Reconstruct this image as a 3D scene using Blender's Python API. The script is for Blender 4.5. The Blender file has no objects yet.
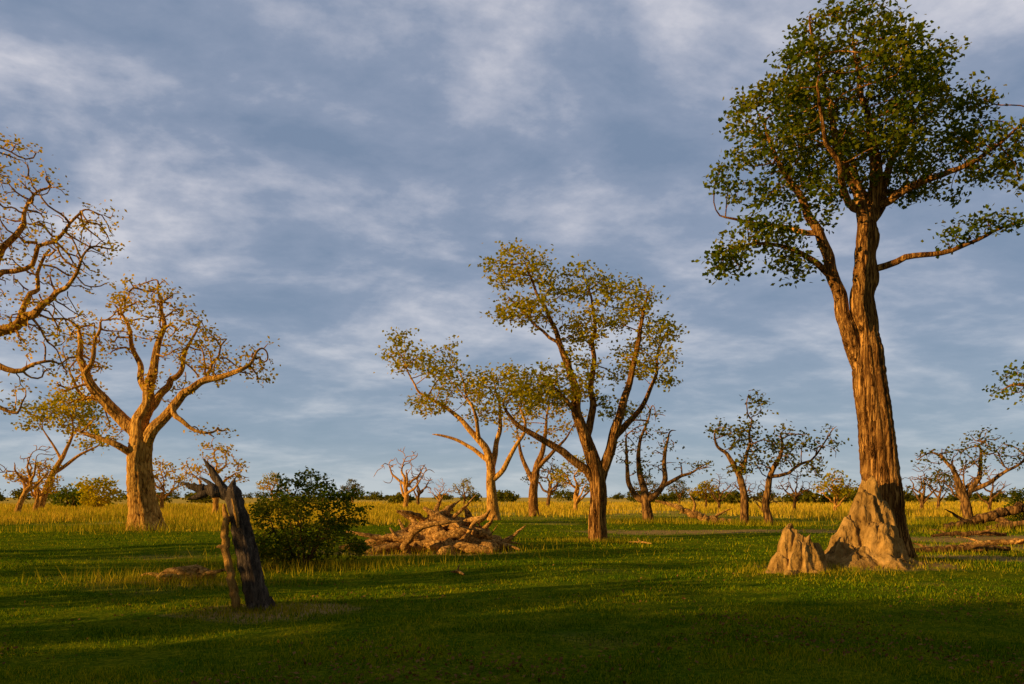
import bpy, math, numpy as np
from mathutils import Vector, noise
import time
T0=time.time()
scene=bpy.context.scene
col=scene.collection

# ------------------------------------------------------------------ basics
EYE=1.7
SUN_EL=math.radians(12.5)
SUN_BACK=math.radians(26.0)       # sun is left of the view axis, behind the camera's shoulder
SUN_DIR=np.array([-math.cos(SUN_BACK)*math.cos(SUN_EL),-math.sin(SUN_BACK)*math.cos(SUN_EL),math.sin(SUN_EL)])

def terrain(x,y):
    x=np.asarray(x,float); y=np.asarray(y,float)
    f=np.clip((y-2)/6,0,1)*np.clip((140-y)/60,0,1)
    h=0.035*np.sin(x*0.55+1.0+0.3*np.sin(y*0.4))+0.03*np.sin(y*0.7+0.5*x+0.4)+0.05*np.sin(x*0.17-y*0.13+2.0)+0.015*np.sin(x*1.9+y*0.8)*np.sin(y*2.1-x*0.4)
    h=h*f
    h=h+0.30*np.exp(-(((x-8.1)/2.4)**2+((y-18.7)/1.6)**2))
    return h

# ------------------------------------------------------------------ materials
def newmat(name):
    m=bpy.data.materials.new(name); m.use_nodes=True
    nt=m.node_tree
    for n in list(nt.nodes): nt.nodes.remove(n)
    out=nt.nodes.new('ShaderNodeOutputMaterial')
    return m,nt,out
def N(nt,t,**kw):
    n=nt.nodes.new(t)
    for k,v in kw.items(): setattr(n,k,v)
    return n
def ramp(nt,stops):
    r=nt.nodes.new('ShaderNodeValToRGB')
    e=r.color_ramp.elements
    while len(e)<len(stops): e.new(0.5)
    for i,(p,c) in enumerate(stops):
        e[i].position=p; e[i].color=(c[0],c[1],c[2],1)
    return r

def bark_mat(name,dark,mid,light,scale=9.0,zs=0.16,bump=0.9,dist=0.06,vor=0.3,st=(0.28,0.43,0.62)):
    m,nt,out=newmat(name); L=nt.links
    tc=N(nt,'ShaderNodeTexCoord')
    mp=N(nt,'ShaderNodeMapping'); mp.inputs['Scale'].default_value=(1,1,zs)
    L.new(tc.outputs['Object'],mp.inputs['Vector'])
    n1=N(nt,'ShaderNodeTexNoise'); n1.inputs['Scale'].default_value=scale; n1.inputs['Detail'].default_value=7; n1.inputs['Roughness'].default_value=0.68; n1.inputs['Distortion'].default_value=0.5
    L.new(mp.outputs[0],n1.inputs['Vector'])
    vo=N(nt,'ShaderNodeTexVoronoi'); vo.feature='DISTANCE_TO_EDGE'; vo.inputs['Scale'].default_value=scale*1.3
    nd=N(nt,'ShaderNodeMixRGB'); nd.inputs[0].default_value=0.22
    L.new(mp.outputs[0],nd.inputs[1]); L.new(n1.outputs['Color'],nd.inputs[2]); L.new(nd.outputs[0],vo.inputs['Vector'])
    n2=N(nt,'ShaderNodeTexNoise'); n2.inputs['Scale'].default_value=1.1; n2.inputs['Detail'].default_value=3
    L.new(tc.outputs['Object'],n2.inputs['Vector'])
    vr=N(nt,'ShaderNodeMapRange'); vr.inputs[2].default_value=0.3
    L.new(vo.outputs['Distance'],vr.inputs[0])
    sm=N(nt,'ShaderNodeMath',operation='ADD'); 
    h1=N(nt,'ShaderNodeMath',operation='MULTIPLY'); h1.inputs[1].default_value=1-vor
    h2=N(nt,'ShaderNodeMath',operation='MULTIPLY'); h2.inputs[1].default_value=vor
    L.new(n1.outputs['Fac'],h1.inputs[0]); L.new(vr.outputs[0],h2.inputs[0])
    L.new(h1.outputs[0],sm.inputs[0]); L.new(h2.outputs[0],sm.inputs[1])
    r=ramp(nt,[(st[0],dark),(st[1],mid),(st[2],light)])
    L.new(sm.outputs[0],r.inputs[0])
    mx=N(nt,'ShaderNodeMixRGB',blend_type='MULTIPLY'); mx.inputs[0].default_value=0.6
    r2=ramp(nt,[(0.33,(0.5,0.44,0.40)),(0.58,(1.1,1.05,1.0))])
    L.new(n2.outputs['Fac'],r2.inputs[0]); L.new(r.outputs[0],mx.inputs[1]); L.new(r2.outputs[0],mx.inputs[2])
    b=N(nt,'ShaderNodeBump'); b.inputs['Strength'].default_value=bump; b.inputs['Distance'].default_value=dist
    L.new(sm.outputs[0],b.inputs['Height'])
    p=N(nt,'ShaderNodeBsdfDiffuse'); p.inputs['Roughness'].default_value=0.3
    L.new(mx.outputs[0],p.inputs['Color']); L.new(b.outputs[0],p.inputs['Normal']); L.new(p.outputs[0],out.inputs[0])
    return m

def leaf_mat(name,c0,c1,c2,trans=0.40,tcol=None):
    m,nt,out=newmat(name); L=nt.links
    at=N(nt,'ShaderNodeAttribute'); at.attribute_name='tint'
    r=ramp(nt,[(0.1,c0),(0.5,c1),(0.95,c2)])
    L.new(at.outputs['Fac'],r.inputs[0])
    p=N(nt,'ShaderNodeBsdfDiffuse')
    L.new(r.outputs[0],p.inputs['Color'])
    t=N(nt,'ShaderNodeBsdfTranslucent')
    mt=N(nt,'ShaderNodeMixRGB',blend_type='MULTIPLY'); mt.inputs[0].default_value=1
    mt.inputs[2].default_value=(*(tcol or (1.7,1.5,0.6)),1)
    L.new(r.outputs[0],mt.inputs[1]); L.new(mt.outputs[0],t.inputs['Color'])
    mx=N(nt,'ShaderNodeMixShader'); mx.inputs[0].default_value=trans
    L.new(p.outputs[0],mx.inputs[1]); L.new(t.outputs[0],mx.inputs[2]); L.new(mx.outputs[0],out.inputs[0])
    return m

M_BARK=bark_mat('bark_mopane',(0.03,0.014,0.006),(0.42,0.19,0.05),(0.84,0.46,0.13),scale=10.0,zs=0.09,bump=1.0,dist=0.13,vor=.35,st=(.30,.435,.62))
M_BARK2=bark_mat('bark_pale',(0.08,0.035,0.010),(0.62,0.31,0.065),(0.92,0.54,0.13),scale=6.5,zs=0.25,bump=1.0,dist=.08,st=(.29,.43,.60))
M_BARKD=bark_mat('bark_dark',(0.03,0.018,0.009),(0.16,0.085,0.032),(0.42,0.23,0.075),scale=5,zs=0.3)
M_DEAD=bark_mat('weathered_wood',(0.035,0.028,0.023),(0.15,0.115,0.09),(0.33,0.25,0.18),scale=18,zs=0.06,bump=1.0,dist=0.05)
M_SPLIT=bark_mat('split_wood',(0.16,0.08,0.02),(0.62,0.33,0.08),(0.85,0.52,0.15),scale=20,zs=0.1,bump=0.7,dist=0.02)
M_LOG=bark_mat('log_wood',(0.05,0.024,0.009),(0.50,0.26,0.07),(0.85,0.50,0.15),scale=8,zs=1.0,bump=0.9,dist=0.05,st=(.29,.42,.60))
M_TERM=bark_mat('termite_clay',(0.14,0.075,0.025),(0.46,0.27,0.075),(0.70,0.43,0.14),scale=5.0,zs=0.6,bump=1.0,dist=0.12,vor=0.12,st=(.31,.44,.62))
M_LEAF=leaf_mat('leaf_mopane',(0.028,0.055,0.005),(0.105,0.145,0.008),(0.32,0.27,0.012))
M_LEAFG=leaf_mat('leaf_golden',(0.12,0.14,0.006),(0.35,0.31,0.010),(0.62,0.44,0.016),trans=.45)
M_LEAFD=leaf_mat('leaf_dark',(0.03,0.045,0.006),(0.10,0.11,0.010),(0.26,0.20,0.015))
M_LEAFO=leaf_mat('leaf_dry',(0.22,0.18,0.010),(0.46,0.33,0.018),(0.68,0.46,0.03),trans=.45)
M_BUSH=leaf_mat('leaf_bush',(0.024,0.06,0.006),(0.085,0.13,0.008),(0.28,0.25,0.014))
M_GRASS=leaf_mat('grass_blade',(0.045,0.11,0.003),(0.15,0.235,0.004),(0.50,0.42,0.010),trans=0.3,tcol=(1.5,1.3,0.5))
M_TALL=leaf_mat('tall_grass_blade',(0.20,0.22,0.008),(0.46,0.36,0.015),(0.78,0.50,0.05),trans=0.3,tcol=(1.3,1.2,0.6))
M_LITTER=leaf_mat('dry_leaf_litter',(0.10,0.045,0.015),(0.20,0.10,0.03),(0.36,0.20,0.06),trans=0.1)

# ------------------------------------------------------------------ mesh helpers
class MB:
    def __init__(s): s.V=[];s.F=[];s.n=0
    def tube(s,P,R,seg,lobes=0.0,ph=0.0,cap=True):
        P=np.asarray(P,float);R=np.asarray(R,float);n=len(P)
        T=np.gradient(P,axis=0); T/=np.linalg.norm(T,axis=1,keepdims=True)+1e-9
        mt=np.abs(T.mean(0)); ref=np.zeros(3); ref[np.argmin(mt)]=1
        U=np.cross(T,ref); U/=np.linalg.norm(U,axis=1,keepdims=True)+1e-9
        W=np.cross(T,U)
        a=np.linspace(0,2*math.pi,seg,endpoint=False)[None,:]
        rr=R[:,None]*np.ones((1,seg))
        if lobes>0:
            s_=np.concatenate([[0],np.cumsum(np.linalg.norm(np.diff(P,axis=0),axis=1))])
            l=s_[:,None]*0.55
            g=(np.sin(3*a+ph+l)*0.5+np.sin(5*a-1.3*l+ph*2)*0.45+np.sin(9*a+1.1*l+ph)*0.35+np.sin(14*a-l*0.9)*0.3)
            if seg>50: g=g+np.sin(19*a+2.5*np.sin(l*1.7)+ph)*0.28+np.sin(23*a-3*np.sin(l*2.3+1))*0.2
            rr=rr*(1+lobes*g)
        pts=P[:,None,:]+(np.cos(a)*rr)[:,:,None]*U[:,None,:]+(np.sin(a)*rr)[:,:,None]*W[:,None,:]
        s.V.append(pts.reshape(-1,3))
        i=np.arange(n-1)[:,None]*seg; j=np.arange(seg)[None,:]; k=(j+1)%seg
        f=np.stack([i+j,i+k,i+seg+k,i+seg+j],-1).reshape(-1,4)+s.n
        s.F.append(f); s.n+=n*seg
        if cap:
            s.V.append(P[-1:]+T[-1:]*R[-1]*0.3)
            b=s.n-seg; c=s.n
            jj=np.arange(seg); kk=(jj+1)%seg
            s.F.append(np.stack([b+jj,b+kk,np.full(seg,c),np.full(seg,c)],-1)); s.n+=1
    def obj(s,name,mat,parent=None,smooth=True):
        V=np.concatenate(s.V);F=np.concatenate(s.F)
        return mkmesh(name,V,F,mat,parent,smooth)

def mkmesh(name,V,F,mat,parent=None,smooth=False,tint=None):
    me=bpy.data.meshes.new(name)
    F=np.asarray(F); tri=(F[:,2]==F[:,-1]) if F.shape[1]==4 else None
    me.vertices.add(len(V)); me.vertices.foreach_set('co',np.asarray(V,np.float32).ravel())
    if F.shape[1]==4 and tri.any():
        Q=F[~tri];Tt=F[tri][:,:3]
        li=np.concatenate([Q.ravel(),Tt.ravel()])
        tot=np.concatenate([np.full(len(Q),4),np.full(len(Tt),3)])
    else:
        li=F.ravel(); tot=np.full(len(F),F.shape[1])
    st=np.concatenate([[0],np.cumsum(tot)[:-1]])
    me.loops.add(len(li)); me.loops.foreach_set('vertex_index',li.astype(np.int32))
    me.polygons.add(len(tot)); me.polygons.foreach_set('loop_start',st.astype(np.int32)); me.polygons.foreach_set('loop_total',tot.astype(np.int32))
    if smooth: me.polygons.foreach_set('use_smooth',np.ones(len(tot),bool))
    me.update(calc_edges=True)
    if tint is not None:
        a=me.attributes.new('tint','FLOAT','FACE'); a.data.foreach_set('value',np.asarray(tint,np.float32))
    me.materials.append(mat)
    o=bpy.data.objects.new(name,me); col.objects.link(o)
    if parent: o.parent=parent
    return o

def empty(name,loc=(0,0,0)):
    e=bpy.data.objects.new(name,None); e.location=loc; e.empty_display_size=0.5; col.objects.link(e); return e

def unit(v): return v/(np.linalg.norm(v,axis=-1,keepdims=True)+1e-9)

def leaf_mesh(name,C,rng,per,spread,L,W,mat,parent,flat=0.6,tintbase=None):
    n=len(C)*per
    if n==0: return None
    c=np.repeat(C,per,axis=0)+rng.normal(0,1,(n,3))*np.array([spread,spread,spread*0.6])
    d=unit(rng.normal(0,1,(n,3))*np.array([1,1,0.6])+np.array([0,0,-0.15]))
    nn=unit(rng.normal(0,1,(n,3))+np.array([0,0,flat]))
    s=unit(np.cross(d,nn)); 
    l=L*rng.uniform(0.6,1.3,(n,1)); w=W*rng.uniform(0.7,1.3,(n,1))
    up=np.cross(s,d)
    V=np.stack([c,c+d*l*0.5+s*w*0.5+up*w*0.12,c+d*l,c+d*l*0.5-s*w*0.5+up*w*0.12],1).reshape(-1,3)
    F=np.arange(n*4).reshape(-1,4)
    tb=np.repeat(rng.uniform(0.2,0.8,len(C)) if tintbase is None else tintbase,per)
    t=np.clip(tb*0.6+rng.uniform(0,1,n)*0.45,0,1)
    return mkmesh(name,V,F,mat,parent,False,t)

# ------------------------------------------------------------------ trees
def grow(limbs,ells,k,rng,step,natt,iters,jit,kill,grav=0.0,depth=1.0,crook=1.0,thin=-0.16):
    """limbs: list of (parent_limb,[(x,z,y,r),...]) in grid units; ells: (cx,cz,rx,rz[,cy,ry,weight])"""
    pos=[];par=[];rad=[]
    zmax=max(a[1] for _,pts in limbs for a in pts)*k
    for li,(pl,pts) in enumerate(limbs):
        p=np.array([[a[0]*k,a[2]*k,a[1]*k] for a in pts]);r=np.array([a[3]*k for a in pts])
        seg=np.linalg.norm(np.diff(p,axis=0),axis=1);s=np.concatenate([[0],np.cumsum(seg)])
        m=max(3,int(s[-1]/step)+1); t=np.linspace(0,s[-1],m)
        Q=np.stack([np.interp(t,s,p[:,i]) for i in range(3)],1);RR=np.interp(t,s,r)
        for _ in range(2): Q[1:-1]=0.25*Q[:-2]+0.5*Q[1:-1]+0.25*Q[2:]
        rw=np.cumsum(rng.normal(0,1,(m,3)),axis=0); rw-=np.linspace(0,1,m)[:,None]*rw[-1]
        up=np.clip((Q[:,2]/zmax-0.25)/0.3,0,1)[:,None]
        if li>0 or pl is not None: up=np.maximum(up,0.6)
        Q=Q+rw*step*0.26*crook*up
        wob=rng.normal(0,1,(m,3))*np.minimum(RR*0.3,step*0.22)[:,None]; wob[0]=0
        if pl is None: wob[:3]*=0.2
        Q=Q+wob*np.maximum(up,.3)
        if pl is not None or li==0:
            RR=RR*(1-0.35*np.clip((Q[:,2]/zmax-0.4)/0.5,0,1))
        if pl is None: prev=-1; st=0
        else:
            A=np.array(pos); prev=int(np.argmin(np.linalg.norm(A-Q[0],axis=1))); st=1
        for i in range(st,m):
            pos.append(Q[i]);par.append(prev);rad.append(RR[i]);prev=len(pos)-1
    ninit=len(pos)
    w=np.array([e[2]*e[3]*(e[6] if len(e)>6 else 1) for e in ells],float);w/=w.sum()
    A=[]
    for e,ww in zip(ells,w):
        m=int(natt*ww)
        d=unit(rng.normal(0,1,(m,3)))*rng.uniform(0.25,1,(m,1))**(1/2.2)
        cy=e[4] if len(e)>4 else 0; ry=e[5] if len(e)>5 else e[2]*depth
        A.append(np.stack([e[0]+d[:,0]*e[2],cy+d[:,1]*ry,e[1]+d[:,2]*e[3]],1)*k)
    A=np.concatenate(A)
    f=np.array([noise.noise(Vector(a/(k*26))) for a in A]); A=A[f>thin]
    P=np.array(pos)
    D=np.linalg.norm(A[:,None]-P[None],axis=2); near=D.argmin(1);nd=D.min(1)
    nch={}
    for it in range(iters):
        if len(A)==0: break
        cnt=len(pos); S=np.zeros((cnt,3)); c=np.zeros(cnt)
        dv=unit(A-np.array(pos)[near]); np.add.at(S,near,dv); np.add.at(c,near,1)
        idx=np.nonzero(c)[0]; new=[]
        for i in idx:
            if nch.get(i,0)>=3: continue
            d=S[i]/np.linalg.norm(S[i]) if np.linalg.norm(S[i])>1e-6 else rng.normal(0,1,3)
            if par[i]>=0 and i>=ninit:
                pd=pos[i]-pos[par[i]]; d=d+0.45*pd/(np.linalg.norm(pd)+1e-9)
            d=d+rng.normal(0,jit,3); d[2]+=grav; d/=np.linalg.norm(d)
            pos.append(pos[i]+d*step);par.append(i);rad.append(0);new.append(len(pos)-1); nch[i]=nch.get(i,0)+1
        if not new: break
        NP=np.array([pos[i] for i in new]); D=np.linalg.norm(A[:,None]-NP[None],axis=2)
        m=D.min(1);am=D.argmin(1);b=m<nd
        near[b]=np.array(new)[am[b]];nd[b]=m[b]
        keep=nd>kill
        A=A[keep];near=near[keep];nd=nd[keep]
    return np.array(pos),np.array(par),np.array(rad),ninit

def tree(name,x,y,k,limbs,ells,seed=1,step=0.25,natt=900,iters=70,jit=0.25,kill=None,tip=0.009,bark=None,leaf=None,
         per=12,spread=0.2,L=0.1,W=0.07,leaffrac=1.0,pw=2.05,depth=1.0,grav=0.0,trunkseg=20,lobes=0.06,rot=0,z=None,tipn=3,crook=1.0,thin=-0.16):
    rng=np.random.default_rng(seed)
    kill=kill or step*1.5
    pos,par,rad,ninit=grow(limbs,ells,k,rng,step,natt,iters,jit,kill,grav,depth,crook,thin)
    n=len(pos)
    ch=[[] for _ in range(n)]
    for i,p in enumerate(par):
        if p>=0: ch[p].append(i)
    r=np.zeros(n);ht=np.zeros(n,int)
    acc=np.zeros(n)
    for i in range(n-1,-1,-1):
        if i>=ninit:
            r[i]=tip if not ch[i] else acc[i]**(1/pw)+tip*0.06
        else: r[i]=rad[i]
        if par[i]>=0:
            acc[par[i]]+=r[i]**pw; ht[par[i]]=max(ht[par[i]],ht[i]+1)
    for i in range(ninit,n):
        r[i]=min(r[i],r[par[i]]*0.8 if par[i]<ninit else r[par[i]])
    root=[i for i in range(n) if par[i]<0]
    mb=MB(); stack=[(i,None) for i in root]
    while stack:
        i,p=stack.pop()
        chain=[] if p is None else [p]
        j=i
        while True:
            chain.append(j)
            if not ch[j]: break
            c=sorted(ch[j],key=lambda q:-r[q])
            for q in c[1:]: stack.append((q,j))
            j=c[0]
        P=pos[chain].copy();R=r[chain].copy()
        if p is not None:
            R[0]=min(R[0],R[1]*1.15)
            if r[p]>2.5*R[1]: P[0]=P[0]*0.7+P[1]*0.3
        if len(P)<2: continue
        if len(P)>3: P[1:-1]=0.2*P[:-2]+0.6*P[1:-1]+0.2*P[2:]
        R[-1]*=0.4
        mx=R.max()
        seg=trunkseg if mx>0.16 else (8 if mx>0.05 else (5 if mx>0.025 else 3))
        if mx>0.16 and len(P)>4:
            s=np.arange(len(P));t=np.linspace(0,len(P)-1,len(P)*3)
            P=np.stack([np.interp(t,s,P[:,a]) for a in range(3)],1)
            for _ in range(3): P[1:-1]=0.25*P[:-2]+0.5*P[1:-1]+0.25*P[2:]
            R=np.interp(t,s,R)
            R=R*(1+rng.normal(0,0.015,len(R)))
        mb.tube(P,R,seg,lobes=lobes if mx>0.16 else 0,ph=rng.uniform(0,6))
    zz=float(terrain(x,y)) if z is None else z
    e=empty(name,(x,y,zz-0.06)); e.rotation_euler=(0,0,rot)
    mb.obj('trunk_and_branches',bark or M_BARK,e)
    if leaf is not None and per>0:
        cand=np.array([i for i in range(ninit,n) if ht[i]<tipn])
        if leaffrac<1: cand=cand[rng.uniform(0,1,len(cand))<leaffrac]
        if len(cand):
            C=pos[cand]
            tb=np.array([0.5+0.6*noise.noise(Vector(c/(k*24))) for c in C])
            leaf_mesh('leaves',C,rng,per,spread,L,W,leaf,e,tintbase=tb)
    return e

# ---- big mopane on the right (grid 24.2 mm)
tree('mopane_tree',9.16,19.3,0.02425,[
 (None,[(2,-6,0,25),(0,6,0,22),(-4,30,0,19.5),(-8,70,0,18),(-14,130,0,16.5),(-20,190,0,15),(-19,240,1,12.5),(-17,300,3,11.5),(-20,345,4,10.5),(-14,390,8,8),(-22,440,10,5),(-32,500,6,2.8),(-38,540,4,1.2)]),
 (0,[(-22,180,0,9),(-40,220,-4,8),(-56,270,-8,6.6),(-70,310,-12,5.6),(-90,350,-18,4.2),(-118,385,-24,2.6),(-140,430,-30,1.2)]),
 (0,[(-23,205,0,9),(-37,250,-10,8),(-41,300,-16,7.5),(-42,345,-18,6.5),(-62,400,-20,4.5),(-74,460,-26,2.8),(-92,530,-30,1.2)]),
 (0,[(-19,335,4,7),(0,375,16,6),(22,420,26,4.2),(48,470,30,2.4),(70,515,34,1.2)]),
 (0,[(-18,290,3,4),(10,303,-12,3.4),(45,300,-22,2.6),(80,318,-26,1.8),(118,330,-30,1)]),
 (0,[(-18,350,4,5.5),(20,372,-16,4.4),(60,385,-28,3),(95,405,-34,2),(120,432,-36,1)]),
 (1,[(-58,278,-8,3.8),(-85,292,-20,3.2),(-115,305,-24,2.4),(-150,306,-28,1.6),(-178,300,-26,1)]),
 (0,[(-18,355,4,5),(-10,400,40,4),(-20,450,70,2.5),(-30,490,85,1.2)]),
 (2,[(-42,340,-18,4.5),(-70,365,-50,3.5),(-95,395,-75,2.4),(-105,440,-85,1.2)]),
 (3,[(0,375,16,4),(30,385,50,3),(65,400,75,2),(85,430,85,1)]),
 (1,[(-75,320,-12,3.6),(-105,335,10,2.6),(-140,345,20,1.8),(-165,350,20,1)]),
],[(-35,455,75,62,0,85,1.3),(-60,520,38,24,-10,45,1.1),(0,515,36,28,10,40,1.1),(-25,547,30,9,0,20,1),(-120,425,42,42,-20,55),(-138,375,42,28,-10,40),
   (-135,312,45,18,-24,32,1.3),(-165,293,26,18,-26,24,1.3),(-102,288,22,13,-20,20,1),(58,440,48,42,20,60,1.1),(95,400,38,28,-20,45),(80,325,45,10,-26,22,1.0),
   (-45,392,70,24,-10,70,.8),(35,495,35,25,25,35,1),(72,520,18,18,30,20,.35),(118,395,18,30,-20,25),(45,375,45,14,0,40,.8),(-95,480,32,26,-20,35),(-85,345,26,16,-20,30,.8)],
 seed=5,step=0.2,natt=4100,iters=60,jit=0.32,kill=0.25,tip=0.009,leaf=M_LEAF,per=22,spread=0.16,L=0.12,W=0.09,trunkseg=72,lobes=0.06,thin=-0.13,crook=.5)

# ---- central tree (grid 39.6 mm)
tree('mopane_tree',3.4,31.5,0.0396,[
 (None,[(0,-4,0,12),(0,5,0,9.6),(-1,30,0,8.4),(1,60,0,8),(-6,85,0,6.6),(-14,120,0,5.2),(-24,160,4,4.2),(-38,200,6,3.2),(-55,240,8,2.2),(-72,285,10,1)]),
 (0,[(0,58,0,6),(10,90,-6,5),(16,130,-10,4.2),(24,175,-14,3.2),(38,220,-16,2.2),(48,250,-16,1)]),
 (0,[(-2,62,0,4.6),(-22,85,-8,4),(-50,105,-14,3.2),(-80,118,-16,2.3),(-98,140,-16,1.1)]),
 (0,[(-10,105,0,4),(-6,145,14,3.4),(-8,190,18,2.8),(-12,235,20,1.9),(-10,270,20,.9)]),
 (1,[(10,98,-6,3.8),(30,130,8,3),(48,160,14,2.2),(66,195,16,1.5),(76,220,16,.9)]),
 (0,[(-24,160,4,3.2),(-48,180,-14,2.4),(-70,205,-20,1.7),(-90,240,-24,1)]),
 (0,[(-4,80,0,3.8),(-14,110,-20,3.2),(-32,140,-30,2.1),(-52,155,-34,1)]),
],[(-78,275,32,22,5,32),(-25,262,36,16,10,35),(28,242,36,20,0,36),(66,214,18,16,10,22),(48,185,32,16,5,30),(-68,228,36,16,-15,32),(-48,152,42,20,-25,35,1.1),(-5,215,34,20,10,34),
   (-90,140,14,16,-16,18,.8),(70,175,12,14,12,15),(0,175,34,14,20,30,.6),(-88,292,14,8,5,12,.4),(22,140,22,12,15,20,.5)],
 seed=8,step=0.3,natt=2500,iters=50,jit=0.36,kill=0.37,tip=0.013,leaf=M_LEAFG,per=21,spread=0.22,L=0.155,W=0.11,lobes=0.06,trunkseg=52,thin=-.16,crook=1.2)

# ---- spreading tree behind it (grid 70 mm)
tree('mopane_tree',-1.34,56.0,0.0704,[
 (None,[(2,-3,0,8),(0,6,0,6.2),(-1,30,0,5),(-5,55,0,4.4),(-16,75,0,3.6),(-32,95,0,2.8),(-52,112,0,2.1),(-75,140,0,1.4),(-92,165,0,.8)]),
 (0,[(-4,50,0,3.2),(0,80,6,2.6),(4,110,8,1.9),(2,140,8,.9)]),
 (0,[(-2,40,0,3),(12,62,-6,2.3),(22,85,-8,1.8),(26,115,-8,.9)]),
 (0,[(-16,75,0,2.4),(-22,105,-10,1.8),(-28,135,-12,.9)]),
 (0,[(-8,62,0,2.4),(-35,82,12,1.8),(-62,88,14,1)]),
],[(-85,163,24,14),(-55,150,28,14),(-25,132,30,14),(8,138,24,16),(28,118,18,14),(-62,118,24,10),(-5,108,20,10,0,15,.5),(-95,185,12,6,0,10,.4),(-40,172,10,8,0,10,.3)],
 seed=3,step=0.5,natt=1300,iters=40,jit=0.32,kill=0.62,tip=0.02,bark=M_BARK2,leaf=M_LEAFG,per=20,spread=0.36,L=0.26,W=0.19,thin=-.2,crook=1.4)

# ---- browner tree between
tree('mopane_tree',1.9,70.0,0.088,[
 (None,[(1,-2,0,6),(0,5,0,5),(-1,30,0,4.2),(4,60,0,3),(12,90,0,2),(16,120,0,1)]),
 (0,[(-1,35,0,2.6),(-12,60,0,2),(-18,85,0,1)]),(0,[(1,45,0,2.6),(22,65,4,2),(36,85,4,1)])],
 [(14,120,28,22),(-15,95,18,14),(36,95,20,14),(5,85,25,12,0,15,.5)],seed=13,step=0.6,natt=650,iters=40,jit=0.25,kill=0.8,tip=0.022,leaf=M_LEAFO,per=12,spread=0.4,L=0.3,W=0.22)

# ---- large golden tree, left (grid 51.5 mm)
tree('leadwood_tree',-19.0,41.0,0.0515,[
 (None,[(4,-4,0,22),(2,6,0,17),(0,25,0,13.5),(-4,60,0,12),(-6,90,0,10.5),(-10,115,0,7.5),(-6,150,0,5.4),(2,190,4,3.8),(10,225,6,2.4),(14,255,6,1.1)]),
 (0,[(-8,95,0,7),(-28,120,-6,5.8),(-45,150,-10,4.4),(-58,185,-12,3),(-68,210,-12,1.3)]),
 (0,[(-4,80,0,6.4),(14,105,-4,5.4),(32,130,-8,4.4),(62,148,-10,3.3),(92,158,-12,2.4),(122,182,-12,1.2)]),
 (0,[(-8,118,0,5),(18,145,10,4),(38,175,12,2.8),(52,205,12,1.4)]),
 (1,[(-30,122,-6,3.8),(-52,130,10,2.8),(-72,142,14,1.8),(-84,165,14,1)]),
 (2,[(32,130,-8,3.2),(46,110,-20,2.5),(62,96,-24,1.6),(80,92,-24,.9)]),
 (0,[(-4,70,0,4.2),(-22,82,-12,3.2),(-44,88,-16,2.2),(-60,100,-18,1)]),
 (0,[(-6,150,0,3.8),(-22,180,8,3),(-28,215,12,2),(-38,240,12,1)]),
 (2,[(62,148,-10,2.6),(70,172,4,2),(84,196,8,1)]),
 (1,[(-45,150,-10,3),(-34,180,-20,2.3),(-30,205,-24,1.2)]),
],[(-58,185,28,32),(8,222,34,32),(50,190,26,24),(108,168,26,16),(75,165,24,16),(-70,140,24,20),(-45,98,26,14),(72,98,20,12),(30,150,30,20,0,30,.6),(-25,205,20,24),(124,185,8,12)],
 seed=21,step=0.36,natt=1900,iters=50,jit=0.55,kill=0.43,tip=0.027,pw=2.0,bark=M_BARK2,leaf=M_LEAFO,per=11,spread=0.27,L=0.19,W=0.13,leaffrac=0.7,lobes=0.08,trunkseg=52,crook=1.9,thin=-.14)

# ---- near tree whose crown enters the left edge (grid 30 mm)
tree('leadwood_tree',-17.9,24.0,0.03015,[
 (None,[(0,-5,0,26),(0,8,0,22),(4,80,0,18),(6,150,0,14),(0,210,0,9),(10,270,0,6.5),(24,330,0,4.5),(40,400,0,2)]),
 (0,[(6,150,0,9),(30,190,-6,7.5),(62,215,-10,6),(100,232,-14,4.6),(135,255,-16,3.2),(172,290,-18,1.6)]),
 (0,[(4,195,0,7.5),(36,235,10,6),(66,275,14,5),(90,320,16,3.6),(108,370,18,1.6)]),
 (0,[(0,200,0,7),(-40,240,0,5.5),(-80,300,0,4),(-100,360,0,1.6)]),
 (1,[(62,215,-10,4.6),(90,195,-20,3.6),(120,185,-24,2.4),(150,190,-26,1.2)]),
 (0,[(10,260,0,5),(40,300,-14,4),(62,350,-18,2.8),(80,400,-20,1.4)]),
 (1,[(36,195,-6,4),(52,170,4,3),(75,150,8,2),(95,140,8,1.1)]),
 (2,[(66,275,14,4),(100,290,4,3),(135,320,0,2.2),(170,345,0,1.1)]),
 (1,[(100,232,-14,3.6),(118,270,0,2.8),(130,310,6,1.6)]),
],[(100,350,46,50),(80,395,44,24),(158,300,40,42),(182,322,22,28),(120,235,46,30),(130,195,36,18),(80,160,30,16),(30,380,50,40),(-80,320,60,60),(60,290,50,40,0,50,.6)],
 seed=33,step=0.22,natt=2800,iters=60,jit=0.55,kill=0.29,tip=0.016,pw=2.0,bark=M_BARK2,leaf=M_LEAFO,per=10,spread=0.18,L=0.115,W=0.08,leaffrac=0.45,trunkseg=28,crook=1.8,thin=-.12)

# ---- leaning green tree at left
tree('mopane_tree',-53.5,90.0,0.113,[
 (None,[(0,-2,0,5),(1,5,0,3.6),(10,32,0,3),(24,52,0,2.4),(32,75,0,1.8),(34,98,0,.9)]),
 (0,[(14,38,0,2),(38,55,0,1.6),(60,66,0,.9)]),(0,[(24,52,0,1.6),(10,75,0,1.2),(0,95,0,.6)])],
 [(32,105,26,14),(0,98,18,12),(58,72,16,9),(40,88,20,10)],seed=4,step=0.8,natt=700,iters=30,jit=0.25,kill=0.95,tip=0.03,bark=M_BARK2,leaf=M_LEAFG,per=22,spread=0.55,L=0.42,W=0.3,thin=-.4)

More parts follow.
